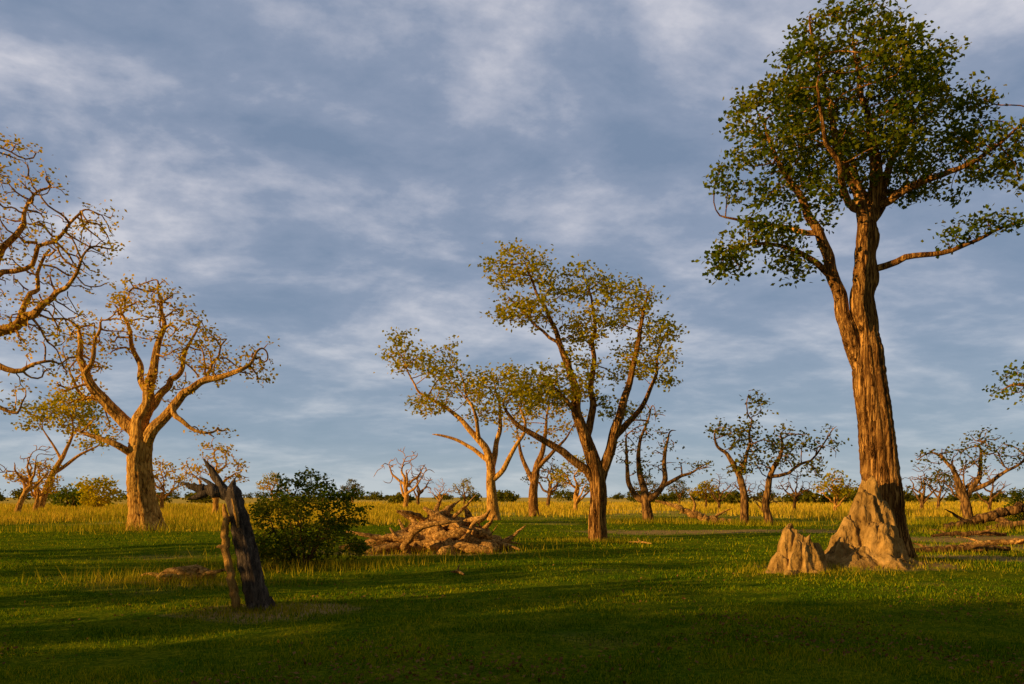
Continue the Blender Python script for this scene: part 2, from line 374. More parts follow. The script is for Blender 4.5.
# ---- tree right of the centre (dark, sparse)
tree('mopane_tree',8.9,52.0,0.0653,[
 (None,[(1,-3,0,7),(0,5,0,5.6),(-2,22,0,4.6),(-6,45,0,3.3),(-4,75,0,2.4),(2,105,0,1.5),(4,122,0,.8)]),
 (0,[(-1,20,0,3.6),(-18,35,0,2.7),(-26,60,0,1.9),(-22,90,0,.9)]),
 (0,[(0,24,0,3.6),(16,40,-4,2.7),(14,66,-6,2),(22,95,-6,.9)]),
 (0,[(14,36,-4,2.2),(30,48,4,1.7),(52,55,6,.9)])],
 [(0,100,20,20),(-24,78,14,24),(20,85,16,16),(45,56,26,9),(-8,60,26,12,0,15,.5)],seed=6,step=0.42,natt=900,iters=40,jit=0.5,kill=0.55,tip=0.026,bark=M_BARKD,leaf=M_LEAFD,per=8,spread=0.28,L=0.21,W=0.15,leaffrac=0.5,crook=1.8)

# ---- twin tree further right
tree('mopane_tree',14.6,50.0,0.0628,[
 (None,[(0,-3,0,5.4),(0,6,0,4.2),(0,30,0,3.6),(-3,55,0,2.8),(-14,78,0,2),(-32,95,0,1)]),
 (None,[(21,-3,2,5),(20,6,2,3.8),(17,30,2,3.2),(24,50,2,2.6),(34,70,2,1.8),(36,92,2,.9)]),
 (0,[(-2,48,0,2.2),(6,80,0,1.6),(4,110,0,1.1),(10,138,0,.5)]),
 (1,[(24,50,2,2),(52,60,0,1.6),(76,78,0,1.1),(92,100,0,.6)])],
 [(0,88,26,14),(28,70,26,18,0,25,1.3),(46,84,22,12),(-30,92,18,10,0,14,.7),(10,120,14,14,0,12,.45),(78,82,20,18,0,14,.5),(60,52,20,12,0,14,.7),(4,60,22,10)],
 seed=15,step=0.42,natt=1200,iters=40,jit=0.48,kill=0.52,tip=0.023,bark=M_BARKD,leaf=M_LEAFD,per=14,spread=0.3,L=0.23,W=0.17,leaffrac=0.65,crook=1.8,thin=-.2)

# ---- right-hand tree
tree('mopane_tree',27.5,48.0,0.0603,[
 (None,[(0,-3,0,6),(0,6,0,4.8),(-2,28,0,4),(-8,45,0,3),(-24,58,0,2.1),(-42,72,0,1)]),
 (0,[(-2,28,0,3.2),(8,45,4,2.6),(16,62,6,2),(14,88,6,.9)]),
 (0,[(2,36,0,2.6),(22,46,-4,2),(42,60,-6,1.4),(56,76,-6,.8)])],
 [(-36,70,18,14),(0,72,28,12),(18,88,20,12),(44,72,20,14),(-10,56,28,10,0,15,.6),(60,84,12,10)],seed=17,step=0.42,natt=950,iters=40,jit=0.5,kill=0.52,tip=0.026,bark=M_BARKD,leaf=M_LEAFD,per=9,spread=0.28,L=0.22,W=0.15,leaffrac=0.5,crook=1.8)

# ---- tree outside the right edge, a low spray of leaves reaches in
tree('mopane_tree',23.2,29.0,0.0364,[
 (None,[(0,-4,0,14),(0,8,0,11),(3,80,0,9),(0,150,0,7),(4,220,0,4.5),(0,300,0,1.5)]),
 (0,[(2,110,0,5),(-50,140,0,3.6),(-100,155,0,2.4),(-140,160,0,1.2)])],
 [(-125,160,30,18,0,25,1.8),(0,290,60,50),(20,220,60,40),(60,250,40,40)],seed=19,step=0.34,natt=1000,iters=45,jit=0.28,kill=0.42,tip=0.012,leaf=M_LEAF,per=14,spread=0.2,L=0.16,W=0.12,thin=-.5)

# ---- trees left of and behind the camera (their shadows cross the foreground)
def generic(name,x,y,h,seed,**kw):
    g=h/300.0; r=np.random.default_rng(seed)
    limbs=[(None,[(0,-5,0,13),(0,8,0,10),(r.uniform(-6,6),60,0,8.5),(r.uniform(-8,8),120,0,7),(r.uniform(-12,12),190,0,4),(r.uniform(-20,20),270,0,1.5)])]
    for q in range(5):
        a=q*1.26+r.uniform(-.4,.4); z=r.uniform(70,140)
        limbs.append((0,[(0,z,0,5),(28*math.cos(a),z+38,28*math.sin(a),4),(55*math.cos(a),z+75,55*math.sin(a),2.6),(78*math.cos(a),z+115,78*math.sin(a),1.2)]))
    el=[(0,245,60,45),(50,200,45,40),(-50,195,45,40),(10,190,50,40,55,40),(-10,200,50,40,-55,40),(0,165,70,24)]
    return tree(name,x,y,g,limbs,el,seed=seed,**kw)
kwS=dict(step=0.55,natt=700,iters=35,jit=0.3,kill=0.7,tip=0.016,leaf=M_LEAF,per=7,spread=0.32,L=0.44,W=0.34)
for (gx_,gy_,gh,gs) in [(-33,-8.8,13,101),(-42,-15,13,102),(-25,-7.2,12,103),(-48,-15.3,14,104),(-28,-5.2,9,105),(-17,-5.0,10,106),(-11,-3.5,8,107),(-50,-12.2,11,108)]:
    generic('mopane_tree',gx_,gy_,gh,gs,**kwS)

# ---- small dead trees
def deadtree(px,y,h,seed,leaf=None,lf=0.2,bark=None,lean=0.0):
    g=h/100.0;r=np.random.default_rng(seed)
    limbs=[(None,[(0,-3,0,5),(0,6,0,3.8),(r.uniform(-3,3)+lean*25,25,0,3.3),(r.uniform(-6,6)+lean*45,50,0,2.2),(r.uniform(-10,10)+lean*70,80,0,1)])]
    for q in range(5):
        a=q*1.3+r.uniform(0,1); z=r.uniform(15,45)
        limbs.append((0,[(lean*z,z,0,2.3),(16*math.cos(a)+lean*z,z+14,14*math.sin(a),1.8),(30*math.cos(a)+lean*z,z+30,24*math.sin(a),.9)]))
    el=[(lean*70,80,22,20),(25,55,20,18),(-26,58,20,18)]
    return tree('dead_tree' if leaf is None else 'mopane_tree',px,y,g,limbs,el,seed=seed,step=h/22,natt=170,iters=25,jit=0.6,kill=h/16,tip=0.012+abs(y)*0.00025,bark=bark or M_BARK2,
        leaf=leaf,per=9,spread=0.28,L=0.32,W=0.23,leaffrac=lf,trunkseg=10,crook=1.8)
def X(t,y): return t*y
deadtree(-25,-0.8,7,230,M_LEAFD,.8); deadtree(-19,8.2,7,231,M_LEAFD,.9); deadtree(-25,11.0,8,233,M_LEAFD,.9); deadtree(-28,15.5,8,234,M_LEAFD,.9); deadtree(-13.5,6.6,4.5,235,M_LEAFD,.9)
deadtree(X(-0.134,95),95,8.2,201)
deadtree(X(-0.118,140),140,7.5,202,bark=M_BARKD)
deadtree(X(-0.06,150),150,5.5,203,M_LEAFG,0.5,bark=M_BARKD)
deadtree(X(0.08,88),88,6.6,204,M_LEAFG,0.8)
deadtree(X(0.045,120),120,8,205,M_LEAFD,0.7,M_BARKD)
deadtree(X(0.243,105),105,4.2,206,M_LEAFG,0.6,M_BARKD)
deadtree(X(0.355,85),85,5,207,None,0,M_BARKD)
deadtree(X(0.405,80),80,4.6,208,M_LEAFG,0.5)
deadtree(X(0.515,95),95,6,209,None,0,M_BARKD)
deadtree(X(0.535,110),110,6,210,M_LEAFD,0.6,M_BARKD)
deadtree(X(0.60,80),80,5,211,None,0,M_BARKD)
deadtree(X(-0.372,75),75,7.5,212,M_LEAFO,0.5)
deadtree(X(-0.44,85),85,6,213,M_LEAFO,0.5)
deadtree(X(-0.622,72),72,7,214,None,0,lean=0.4)
deadtree(X(-0.60,80),80,6,215,M_LEAFO,0.6,lean=0.2)
deadtree(X(0.17,150),150,6,216,M_LEAFD,0.7,M_BARKD)
deadtree(X(0.29,140),140,6,217,None,0,M_BARKD)
deadtree(X(-0.30,130),130,6,218,M_LEAFG,0.8)
deadtree(X(0.318,58),58,3.4,219,None,0)
deadtree(X(0.21,170),170,5.5,220,M_LEAFD,0.8,M_BARKD)
deadtree(X(0.45,150),150,6,221,M_LEAFD,0.8,M_BARKD)
deadtree(X(-0.20,180),180,6,222,M_LEAFD,0.8,M_BARKD)
deadtree(X(0.565,70),70,5.5,223,None,0,M_BARKD)
deadtree(X(0.26,90),90,4.6,224,None,0,M_BARKD)
deadtree(X(-0.09,115),115,4.5,225,None,0)

# ------------------------------------------------------------------ bush
def bush(name,x,y,g,seed,ells,natt,step,leaf,per,L,W,spread,ns=9,jit=.3,thin=-.16):
    r=np.random.default_rng(seed); limbs=[]
    for q in range(ns):
        a=q*2*math.pi/ns+r.uniform(-.3,.3); d=r.uniform(14,34)
        limbs.append((None,[(3*math.cos(a),-3,3*math.sin(a),1.3),(0.5*d*math.cos(a),22,0.5*d*math.sin(a),1.0),(d*math.cos(a),r.uniform(40,62),d*math.sin(a),.5)]))
    return tree(name,x,y,g,limbs,ells,seed=seed,step=step,natt=natt,iters=25,jit=jit,kill=step*1.3,tip=0.005,bark=M_BARKD,leaf=leaf,per=per,spread=spread,L=L,W=W,trunkseg=6,tipn=4,thin=thin)
bush('shrub',-5.33,20.5,0.0268,301,[(0,50,44,34,0,44),(-34,32,26,26,0,34),(38,34,26,26,0,34),(10,82,22,14,0,22),(-18,74,14,16,0,16),(0,18,54,16,0,40),(36,70,16,18,0,14,.6),(-50,50,10,14,0,14,.5),(56,50,8,14,0,14,.5)],2100,0.12,M_BUSH,15,0.10,0.062,0.09,jit=.42,thin=-.1)
bush('shrub',-52,100,0.05,302,[(0,45,55,38,0,45)],300,0.5,M_LEAFG,14,0.45,0.32,0.45)
bush('shrub',-61,110,0.05,303,[(0,35,60,26,0,45)],300,0.5,M_BUSH,14,0.45,0.32,0.45)
bush('shrub',29.6,46,0.03,304,[(0,38,40,32,0,36)],300,0.2,M_BUSH,14,0.16,0.1,0.15)

# ------------------------------------------------------------------ snag (broken dead trunk) in the foreground
def wob(P,R,n,rng,a=0.15):
    P=np.array(P,float);R=np.array(R,float)
    s=np.concatenate([[0],np.cumsum(np.linalg.norm(np.diff(P,axis=0),axis=1))]);t=np.linspace(0,s[-1],n)
    Q=np.stack([np.interp(t,s,P[:,i]) for i in range(3)],1);RR=np.interp(t,s,R)
    for _ in range(2): Q[1:-1]=0.25*Q[:-2]+0.5*Q[1:-1]+0.25*Q[2:]
    Q+=rng.normal(0,1,Q.shape)*(RR*a)[:,None]
    RR*=1+rng.normal(0,0.05,n)
    return Q,RR
rng=np.random.default_rng(7)
sx,sy=-3.93,12.3
sn=empty('dead_tree_stump',(sx,sy,float(terrain(sx,sy))-0.05))
mb=MB()
P,R=wob([(0.06,0,-0.1),(0.03,0,0.1),(-0.08,0,0.6),(-0.2,0.02,1.1),(-0.31,0.02,1.55),(-0.39,0.02,1.84),(-0.40,0.02,1.93)],[0.20,0.178,0.165,0.16,0.14,0.13,0.07],26,rng,0.05)
mb.tube(P,R,56,lobes=0.08)
P,R=wob([(-0.36,0.02,1.78),(-0.55,0.0,1.86),(-0.78,-0.03,1.88),(-0.98,-0.05,1.93),(-1.12,-0.05,1.98)],[0.11,0.10,0.085,0.06,0.02],16,rng,0.18)
mb.tube(P,R,14,lobes=0.14)
P,R=wob([(-0.5,0.0,1.84),(-0.60,0.0,2.02),(-0.72,0.0,2.2),(-0.84,0.0,2.36)],[0.08,0.06,0.045,0.01],10,rng,0.16)
mb.tube(P,R,10,lobes=0.12)
P,R=wob([(-0.78,-0.03,1.86),(-0.9,-0.05,1.78),(-1.05,-0.05,1.74)],[0.07,0.05,0.015],8,rng,0.16)
mb.tube(P,R,8,lobes=0.1)
P,R=wob([(-0.6,0.02,1.86),(-0.74,0.05,1.98),(-0.92,0.05,2.08)],[0.06,0.04,0.012],8,rng,0.16)
mb.tube(P,R,8,lobes=0.1)
P,R=wob([(-0.36,0,1.84),(-0.40,0.03,1.98),(-0.36,0.03,2.06)],[0.08,0.05,0.01],7,rng,0.1)
mb.tube(P,R,8,lobes=0.1)
for q in range(5):
    a=q*1.25+.4
    P,R=wob([(0.05+0.08*math.cos(a),0.08*math.sin(a),0.2),(0.05+0.18*math.cos(a),0.18*math.sin(a),0.05),(0.05+0.34*math.cos(a),0.34*math.sin(a),-0.05)],[0.08,0.07,0.03],7,rng,0.08)
    mb.tube(P,R,8,lobes=0.05)
mb.obj('trunk',M_DEAD,sn)
mb=MB()
P,R=wob([(-0.28,-0.10,-0.05),(-0.33,-0.09,0.35),(-0.40,-0.08,0.75),(-0.47,-0.06,1.05),(-0.45,-0.03,1.45),(-0.52,-0.02,1.66)],[0.065,0.07,0.055,0.065,0.05,0.02],22,rng,0.28)
mb.tube(P,R,10,lobes=0.15)
P,R=wob([(-0.42,-0.08,0.98),(-0.52,-0.1,1.03),(-0.6,-0.1,1.0)],[0.05,0.04,0.01],6,rng,0.15); mb.tube(P,R,7,lobes=0.1)
P,R=wob([(-0.24,-0.15,1.3),(-0.28,-0.16,1.5),(-0.34,-0.14,1.75)],[0.02,0.03,0.01],8,rng,0.2); mb.tube(P,R,6,lobes=0.1)
mb.obj('split_wood',M_SPLIT,sn)

# ------------------------------------------------------------------ logs
def logpile(name,x,y,specs,mat,seed,parts='branches'):
    rng=np.random.default_rng(seed)
    e=empty(name,(x,y,float(terrain(x,y))));mb=MB()
    for pts,rad in specs:
        L=sum(np.linalg.norm(np.array(pts[i+1])-np.array(pts[i])) for i in range(len(pts)-1))
        P,R=wob(pts,rad,max(6,int(L/0.14)),rng,0.2); mb.tube(P,R,12 if max(rad)>0.08 else 6,lobes=0.12 if max(rad)>0.08 else 0,ph=rng.uniform(0,6))
    mb.obj(parts,mat,e);return e
rng=np.random.default_rng(77); sp=[]
sp.append(([(-2.9,0,0.1),(-1.4,-.1,.35),(-.2,0,.7),(.9,0,.95),(1.9,.1,.45),(2.6,0,.1)],[.08,.18,.28,.32,.28,.2]))
sp.append(([(-1.0,-.5,0.05),(-.3,-.5,.6),(.4,-.3,1.2),(.9,0,1.6)],[.2,.22,.18,.05]))
sp.append(([(2.4,-.6,0.0),(1.4,-.6,.45),(.6,-.5,1.0),(-.1,-.3,1.45)],[.28,.25,.18,.06]))
sp.append(([(-2.2,-.7,0.05),(-1,-.8,.2),(.6,-.9,.3),(2.2,-1.0,.1)],[.08,.16,.2,.12]))
sp.append(([(-.6,-.6,0.3),(.4,-.8,.55),(1.4,-.7,.7),(2.1,-.6,.6)],[.1,.2,.22,.12]))
sp.append(([(1.2,.3,0.5),(1.4,.2,1.0),(1.2,.1,1.45)],[.24,.18,.05]))
sp.append(([(-2.6,-.3,.7),(-1.6,-.4,.5),(-.5,-.6,.5),(.5,-.7,.8)],[.03,.08,.13,.16]))
for q in range(60):
    a=rng.uniform(0,2*math.pi);cx=np.clip(rng.normal(0.3,1.2),-2.4,2.4);cy=rng.normal(-.2,.5)
    h=max(0.05,1.35*math.exp(-((cx-.6)/1.4)**2)*rng.uniform(.2,1));ln=rng.uniform(.4,1.3);el=rng.uniform(-.3,.8);r0=rng.uniform(.03,.15)
    d=np.array([math.cos(a)*math.cos(el),math.sin(a)*.6,math.sin(el)])
    p0=np.array([cx,cy,h]);p1=p0+d*ln*.5+rng.normal(0,.12,3);p2=p0+d*ln+rng.normal(0,.2,3);p2[2]=max(p2[2],0)
    p00=p0-d*ln*.5;p00[2]=max(p00[2]*.4,-.05)
    sp.append(([p00,p0,p1,p2],[r0*1.1,r0,r0*.75,r0*.2]))
lp=logpile('fallen_tree',-2.75,26.0,sp,M_LOG,1)

def mound(name,x,y,size,spires,mat,seed,res=150,rough=0.12,parent=None,child='earth'):
    n=res;gx=np.linspace(-size,size,n);XX,YY=np.meshgrid(gx,gx,indexing='ij')
    Z=np.full(XX.shape,-0.4)
    for (cx,cy,h,r,pw) in spires:
        d=np.sqrt((XX-cx)**2+(YY-cy)**2)/r
        ang=np.arctan2(YY-cy,XX-cx)
        dd=d*(1+0.13*np.sin(3*ang+cx*5)+0.10*np.sin(7*ang+cy*3+h*4)+0.04*np.sin(13*ang+h*9))
        z=h*(1-np.clip(dd,0,1.4)**pw)
        Z=np.maximum(Z,z)
    NZ=np.array([[noise.fractal(Vector((a*2.6+seed,b*2.6,0.3)),0.85,2.2,6) for b in gx] for a in gx])
    NR=np.array([[noise.fractal(Vector((a*6+seed,b*6,2.3)),0.7,2.1,5) for b in gx] for a in gx])
    up=np.clip((Z+0.15)/0.5,0,1)
    Z=Z+(NZ*rough*1.3+NR*rough*0.9)*up
    XX2=XX+NR*rough*0.5*up;YY2=YY+NZ*rough*0.5*up
    V=np.stack([XX2,YY2,Z],-1).reshape(-1,3)
    i=np.arange(n-1)[:,None]*n;j=np.arange(n-1)[None]
    F=np.stack([i+j,i+n+j,i+n+j+1,i+j+1],-1).reshape(-1,4)
    m=(V[F][:,:,2].max(1)>-0.3);F=F[m]
    o=mkmesh(name if parent is None else child,V,F,mat,parent,True)
    if parent is None: o.location=(x,y,float(terrain(x,y))-0.02)
    return o
mound('termite_mound',7.95,18.5,1.45,[(0.42,0.1,1.86,0.42,2.2),(0.2,-.05,1.45,0.5,2.4),(0.6,-.05,1.3,0.42,2.6),(-0.08,-0.1,1.0,0.48,2.6),(-0.32,-0.2,0.6,0.42,2.4),(0.35,-.4,0.9,0.46,2.6),(0.68,-.3,0.6,0.42,2.5),(0.1,-.2,.30,0.9,2)],M_TERM,11)
mound('termite_mound',6.25,17.4,1.1,[(-0.2,0,0.88,0.30,2.5),(0.02,-.1,0.74,0.38,2.8),(0.36,0.05,0.58,0.30,2.6),(0.2,.1,.55,.36,2.6),(-0.42,-0.1,0.42,0.26,2.4),(0,0,.16,.65,2)],M_TERM,12)
mound('e',0,0,2.4,[(0.7,0,.7,1.2,1.8),(-1.0,.1,.2,1.3,1.6)],M_LOG,13,res=70,parent=lp)

sp=[([(-.55,0,0.05),(-.2,0,.18),(.25,.05,.24),(.6,.1,.12)],[.08,.15,.16,.07]),([(.3,0,.1),(.6,-.05,.2),(.95,0,.28)],[.07,.05,.02]),([(-.4,.1,.05),(-.7,.2,.2),(-.95,.2,.12)],[.06,.04,.015]),([(.0,-.1,.1),(-.2,-.3,.22),(-.3,-.4,.1)],[.05,.04,.01])]
logpile('fallen_log',-6.7,16.2,sp,M_LOG,3,'log')
sp=[([(-2.2,0,.1),(-1,0,.35),(.3,0,.75),(1.8,0,1.1),(3.0,.1,1.3)],[.16,.22,.26,.22,.16]),([(0.2,0,.6),(.9,-.4,.3),(1.6,-.6,.1)],[.16,.12,.05]),([(-1,0,.3),(-1.4,.3,.7),(-1.9,.4,1.0)],[.1,.07,.02]),([(1,-.3,0.1),(2.4,-.5,.25),(3.6,-.4,.2)],[.12,.16,.12]),([(-.5,-.6,0.05),(.6,-.9,.3),(1.8,-1.1,.5)],[.12,.14,.05])]
logpile('fallen_log',23.6,39.5,sp,M_BARKD,4,'log')
sp=[([(-1.6,0,.06),(-.6,.1,.12),(.6,0,.16),(1.6,.2,.1)],[.05,.09,.1,.06]),([(.2,0,.12),(.5,-.3,.3),(.9,-.5,.35)],[.05,.04,.01]),([(-.8,.1,.1),(-1.1,.3,.28),(-1.5,.4,.3)],[.05,.03,.01])]
logpile('fallen_log',13.2,23.5,sp,M_BARKD,5,'log')
logpile('fallen_log',16.5,26.5,sp,M_LOG,6,'log')
logpile('fallen_log',19.0,33.0,sp,M_BARKD,9,'log')
sp=[([(-2.3,0,1.5),(-1.2,0,1.2),(0,0,.65),(1.2,0,.2),(2.6,.2,.1)],[.06,.14,.22,.26,.2]),([(0,0,.6),(.2,-.2,1.2),(-.2,-.2,1.9)],[.12,.08,.02]),([(1.2,0,.25),(1.9,.2,.7),(2.6,.2,1.0)],[.12,.08,.02])]
logpile('fallen_tree',11.4,50.5,sp,M_LOG,8)
rng=np.random.default_rng(55)
for (x,y,s) in [(4.9,30.5,.5),(-.3,31,.45),(-6.1,8.6,.35),(-1.2,17.5,.25),(11.5,16.5,.3)]:
    a=rng.uniform(0,3); d=np.array([math.cos(a),math.sin(a),0])
    sp=[([tuple(-d*s+[0,0,.03]),(0,0,.09),tuple(d*s+[0,0,.05])],[.02,.045,.015]),([(0,0,.08),tuple(d*s*.4+[0.1,0.1,.22])],[.03,.008])]
    logpile('fallen_branch',x,y,sp,M_LOG,int(rng.integers(99)),'stick')

# ------------------------------------------------------------------ ground
n=260
u=np.linspace(-1,1,n); gx=np.sinh(u*6.2)/np.sinh(6.2)*2500
v=np.linspace(0,1,n); gy=-60+ (np.sinh(v*5.2)/np.sinh(5.2))*3000
XX,YY=np.meshgrid(gx,gy,indexing='ij');ZZ=terrain(XX,YY)
V=np.stack([XX,YY,ZZ],-1).reshape(-1,3)
i=np.arange(n-1)[:,None]*n;j=np.arange(n-1)[None]
F=np.stack([i+j,i+n+j,i+n+j+1,i+j+1],-1).reshape(-1,4)
m,nt,out=newmat('ground_grass');L=nt.links
geo=N(nt,'ShaderNodeNewGeometry')
def nz(scale,detail=6,rough=.6,vec=None):
    a=N(nt,'ShaderNodeTexNoise');a.inputs['Scale'].default_value=scale;a.inputs['Detail'].default_value=detail;a.inputs['Roughness'].default_value=rough
    L.new(vec or geo.outputs['Position'],a.inputs['Vector']);return a
fine=nz(14,8,.7);mid=nz(1.3,6,.6);big=nz(.16,4,.55)
r1=ramp(nt,[(.3,(0.032,0.055,0.003)),(.5,(0.11,0.155,0.005)),(.72,(0.30,0.27,0.014))])
L.new(fine.outputs['Fac'],r1.inputs[0])
r2=ramp(nt,[(.4,(0.65,0.82,0.8)),(.62,(1.45,1.2,1.0))]);L.new(mid.outputs['Fac'],r2.inputs[0])
mm=N(nt,'ShaderNodeMixRGB',blend_type='MULTIPLY');mm.inputs[0].default_value=1;L.new(r1.outputs[0],mm.inputs[1]);L.new(r2.outputs[0],mm.inputs[2])
soil=ramp(nt,[(.3,(0.24,0.14,0.045)),(.7,(0.56,0.36,0.12))]);L.new(fine.outputs['Fac'],soil.inputs[0])
sep=N(nt,'ShaderNodeSeparateXYZ');L.new(geo.outputs['Position'],sep.inputs[0])
def M(op,a,b=None,c=None):
    q=N(nt,'ShaderNodeMath',operation=op)
    for k_,v_ in enumerate((a,b,c)):
        if v_ is None: continue
        if isinstance(v_,(int,float)): q.inputs[k_].default_value=v_
        else: L.new(v_,q.inputs[k_])
    return q.outputs[0]
def blob(cx,cy,rx,ry):
    a=M('DIVIDE',M('SUBTRACT',sep.outputs[0],cx),rx);b=M('DIVIDE',M('SUBTRACT',sep.outputs[1],cy),ry)
    d=M('SQRT',M('ADD',M('MULTIPLY',a,a),M('MULTIPLY',b,b)))
    d=M('ADD',d,M('MULTIPLY',M('SUBTRACT',mid.outputs['Fac'],.5),1.6))
    q=N(nt,'ShaderNodeMapRange');q.inputs[1].default_value=1.15;q.inputs[2].default_value=.7;L.new(d,q.inputs[0]);return q.outputs[0]
BL=[(-3.6,12.0,1.3,.9),(13.6,20.8,4.6,1.6),(8.0,18.2,2.2,1.1),(-3.2,25.2,3.4,1.3),(20,31,6,3.5),(12,40,9,2.5),(-6.5,16.1,1.2,.5),(17,26,5,1.5)]
msk=None
for b in BL:
    q=blob(*b);msk=q if msk is None else M('MAXIMUM',msk,q)
dry=N(nt,'ShaderNodeMapRange');dry.inputs[1].default_value=.58;dry.inputs[2].default_value=.72;dry.inputs[4].default_value=.5;L.new(big.outputs['Fac'],dry.inputs[0])
msk=M('MAXIMUM',M('MULTIPLY',msk,.92),dry.outputs[0])
m2=N(nt,'ShaderNodeMixRGB');L.new(msk,m2.inputs[0]);L.new(mm.outputs[0],m2.inputs[1]);L.new(soil.outputs[0],m2.inputs[2])
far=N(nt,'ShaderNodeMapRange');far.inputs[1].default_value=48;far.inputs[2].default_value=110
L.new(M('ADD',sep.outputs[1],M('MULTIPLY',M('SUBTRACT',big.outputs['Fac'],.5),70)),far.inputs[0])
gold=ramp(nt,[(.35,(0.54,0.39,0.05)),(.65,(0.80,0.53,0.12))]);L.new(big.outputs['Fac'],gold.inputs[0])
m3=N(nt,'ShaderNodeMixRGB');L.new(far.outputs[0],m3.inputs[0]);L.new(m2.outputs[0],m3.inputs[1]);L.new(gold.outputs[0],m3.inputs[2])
bp=N(nt,'ShaderNodeBump');bp.inputs['Strength'].default_value=1;bp.inputs['Distance'].default_value=.06
hh=M('ADD',M('MULTIPLY',fine.outputs['Fac'],.6),M('MULTIPLY',mid.outputs['Fac'],1.2));L.new(hh,bp.inputs['Height'])
p=N(nt,'ShaderNodeBsdfDiffuse')
L.new(m3.outputs[0],p.inputs['Color']);L.new(bp.outputs[0],p.inputs['Normal']);L.new(p.outputs[0],out.inputs[0])
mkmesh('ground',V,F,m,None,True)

# ------------------------------------------------------------------ grass blades
def blades(name,x,y,h,w,mat,rng,lean=0.5,tb=0.5):
    n=len(x);z=terrain(x,y)-0.01
    a=rng.uniform(0,2*math.pi,n);s=np.stack([np.cos(a),np.sin(a),np.zeros(n)],1)
    b=rng.uniform(0,2*math.pi,n);l=rng.uniform(0,lean,n)
    tipv=np.stack([np.cos(b)*l*h,np.sin(b)*l*h,h],1)
    base=np.stack([x,y,z],1)
    V=np.stack([base-s*w[:,None]/2,base+s*w[:,None]/2,base+tipv],1).reshape(-1,3)
    F=np.arange(3*n).reshape(-1,3)
    patch=0.5+0.5*np.sin(x*.9+1.3*np.sin(y*.7))*np.sin(y*1.1+1.1*np.sin(x*.6+2))
    t=np.clip(tb*(0.35+0.75*patch)+rng.uniform(-.3,.45,n),0,1)
    return mkmesh(name,V,F,mat,None,False,t)
def soilmask(x,y):
    q=np.zeros(len(x))
    for cx,cy,rx,ry in BL: q=np.maximum(q,np.clip(1.25-np.sqrt(((x-cx)/rx)**2+((y-cy)/ry)**2),0,1))
    return q
rng=np.random.default_rng(9)
NB=520000
y=1/rng.uniform(1/75,1/4.6,NB);x=rng.uniform(-1,1,NB)*(0.78*y+2.5)
clump=np.sin(x*3.1+2*np.sin(y*1.7))*np.sin(y*3.7+2*np.sin(x*2.1))
k_=rng.uniform(0,1,NB)>soilmask(x,y)*0.93
k_&=rng.uniform(0,1,NB)<(0.68+0.32*clump)
x=x[k_];y=y[k_];clump=clump[k_]
h=(0.03+0.0010*y)*rng.uniform(.5,1.5,len(x))*(1+.35*clump);w=0.004+0.0011*y
blades('grass',x,y,h,w*rng.uniform(.7,1.3,len(x)),M_GRASS,rng,lean=.9)
NT=100000
y=1/rng.uniform(1/170,1/38,NT);x=-rng.uniform(.08,.95,NT)*y
e_=50+9*np.sin(x*.21+1)+5*np.sin(x*.63)+0.25*np.maximum(0,x+25)
k_=(np.sin(x*.35+np.sin(y*.2))+np.sin(y*.3+x*.1)>-0.9)&(rng.uniform(0,1,NT)<np.clip((y-e_+12)/16,0,1)**1.5);x=x[k_];y=y[k_]
h=rng.uniform(.3,.8,len(x))*np.clip((y-30)/30,.35,1);blades('tall_grass',x,y,h,0.012+.0011*y,M_TALL,rng,lean=.45,tb=.75)
NT=90000
y=1/rng.uniform(1/260,1/56,NT);x=rng.uniform(-.3,.95,NT)*y
e_=80+14*np.sin(x*.13)+7*np.sin(x*.37+2)
k_=(np.sin(x*.3+np.sin(y*.2))+np.sin(y*.23+x*.1)>-0.5)&(rng.uniform(0,1,NT)<np.clip((y-e_+25)/30,0,1)**1.5);x=x[k_];y=y[k_]
h=rng.uniform(.25,.75,len(x));blades('tall_grass',x,y,h,0.012+.0011*y,M_TALL,rng,lean=.45,tb=.9)
cs=[(-3.7,12.1,.7,.10),(-6.7,16.1,1.1,.28),(-5.3,20.2,1.6,.3),(-2.8,25.6,2.8,.3),(8.5,18.4,1.7,.14),(6.5,17.3,1.0,.13),(3.4,31.4,1.2,.2),(-19,41,3.5,.6),(23,39,3,.4),(14,24,3,.2),(9,52,2,.4),(15,50,2,.4),(27.5,48,2.5,.5)]
xs=[];ys=[];hs=[];ws=[]
for cx,cy,r,hh_ in cs:
    q=1500;xs.append(cx+rng.normal(0,r,q));ys.append(cy+rng.normal(0,r*.6,q));hs.append(hh_*rng.uniform(.4,1.2,q));ws.append(np.full(q,.006+cy*.0007))
blades('grass_tufts',np.concatenate(xs),np.concatenate(ys),np.concatenate(hs),np.concatenate(ws),M_TALL,rng,lean=.7,tb=.35)
q=26000;y=1/rng.uniform(1/32,1/4.8,q);x=rng.uniform(-1,1,q)*(0.78*y+2)
f_=np.array([noise.noise(Vector((a*.35,b*.5,1.7))) for a,b in zip(x,y)]);k_=(f_+rng.normal(0,.25,q))>.25;x=x[k_];y=y[k_]
leaf_mesh('leaf_litter',np.stack([x,y,terrain(x,y)+.035],1),rng,1,0.005,0.05,0.035,M_LITTER,None,flat=3)

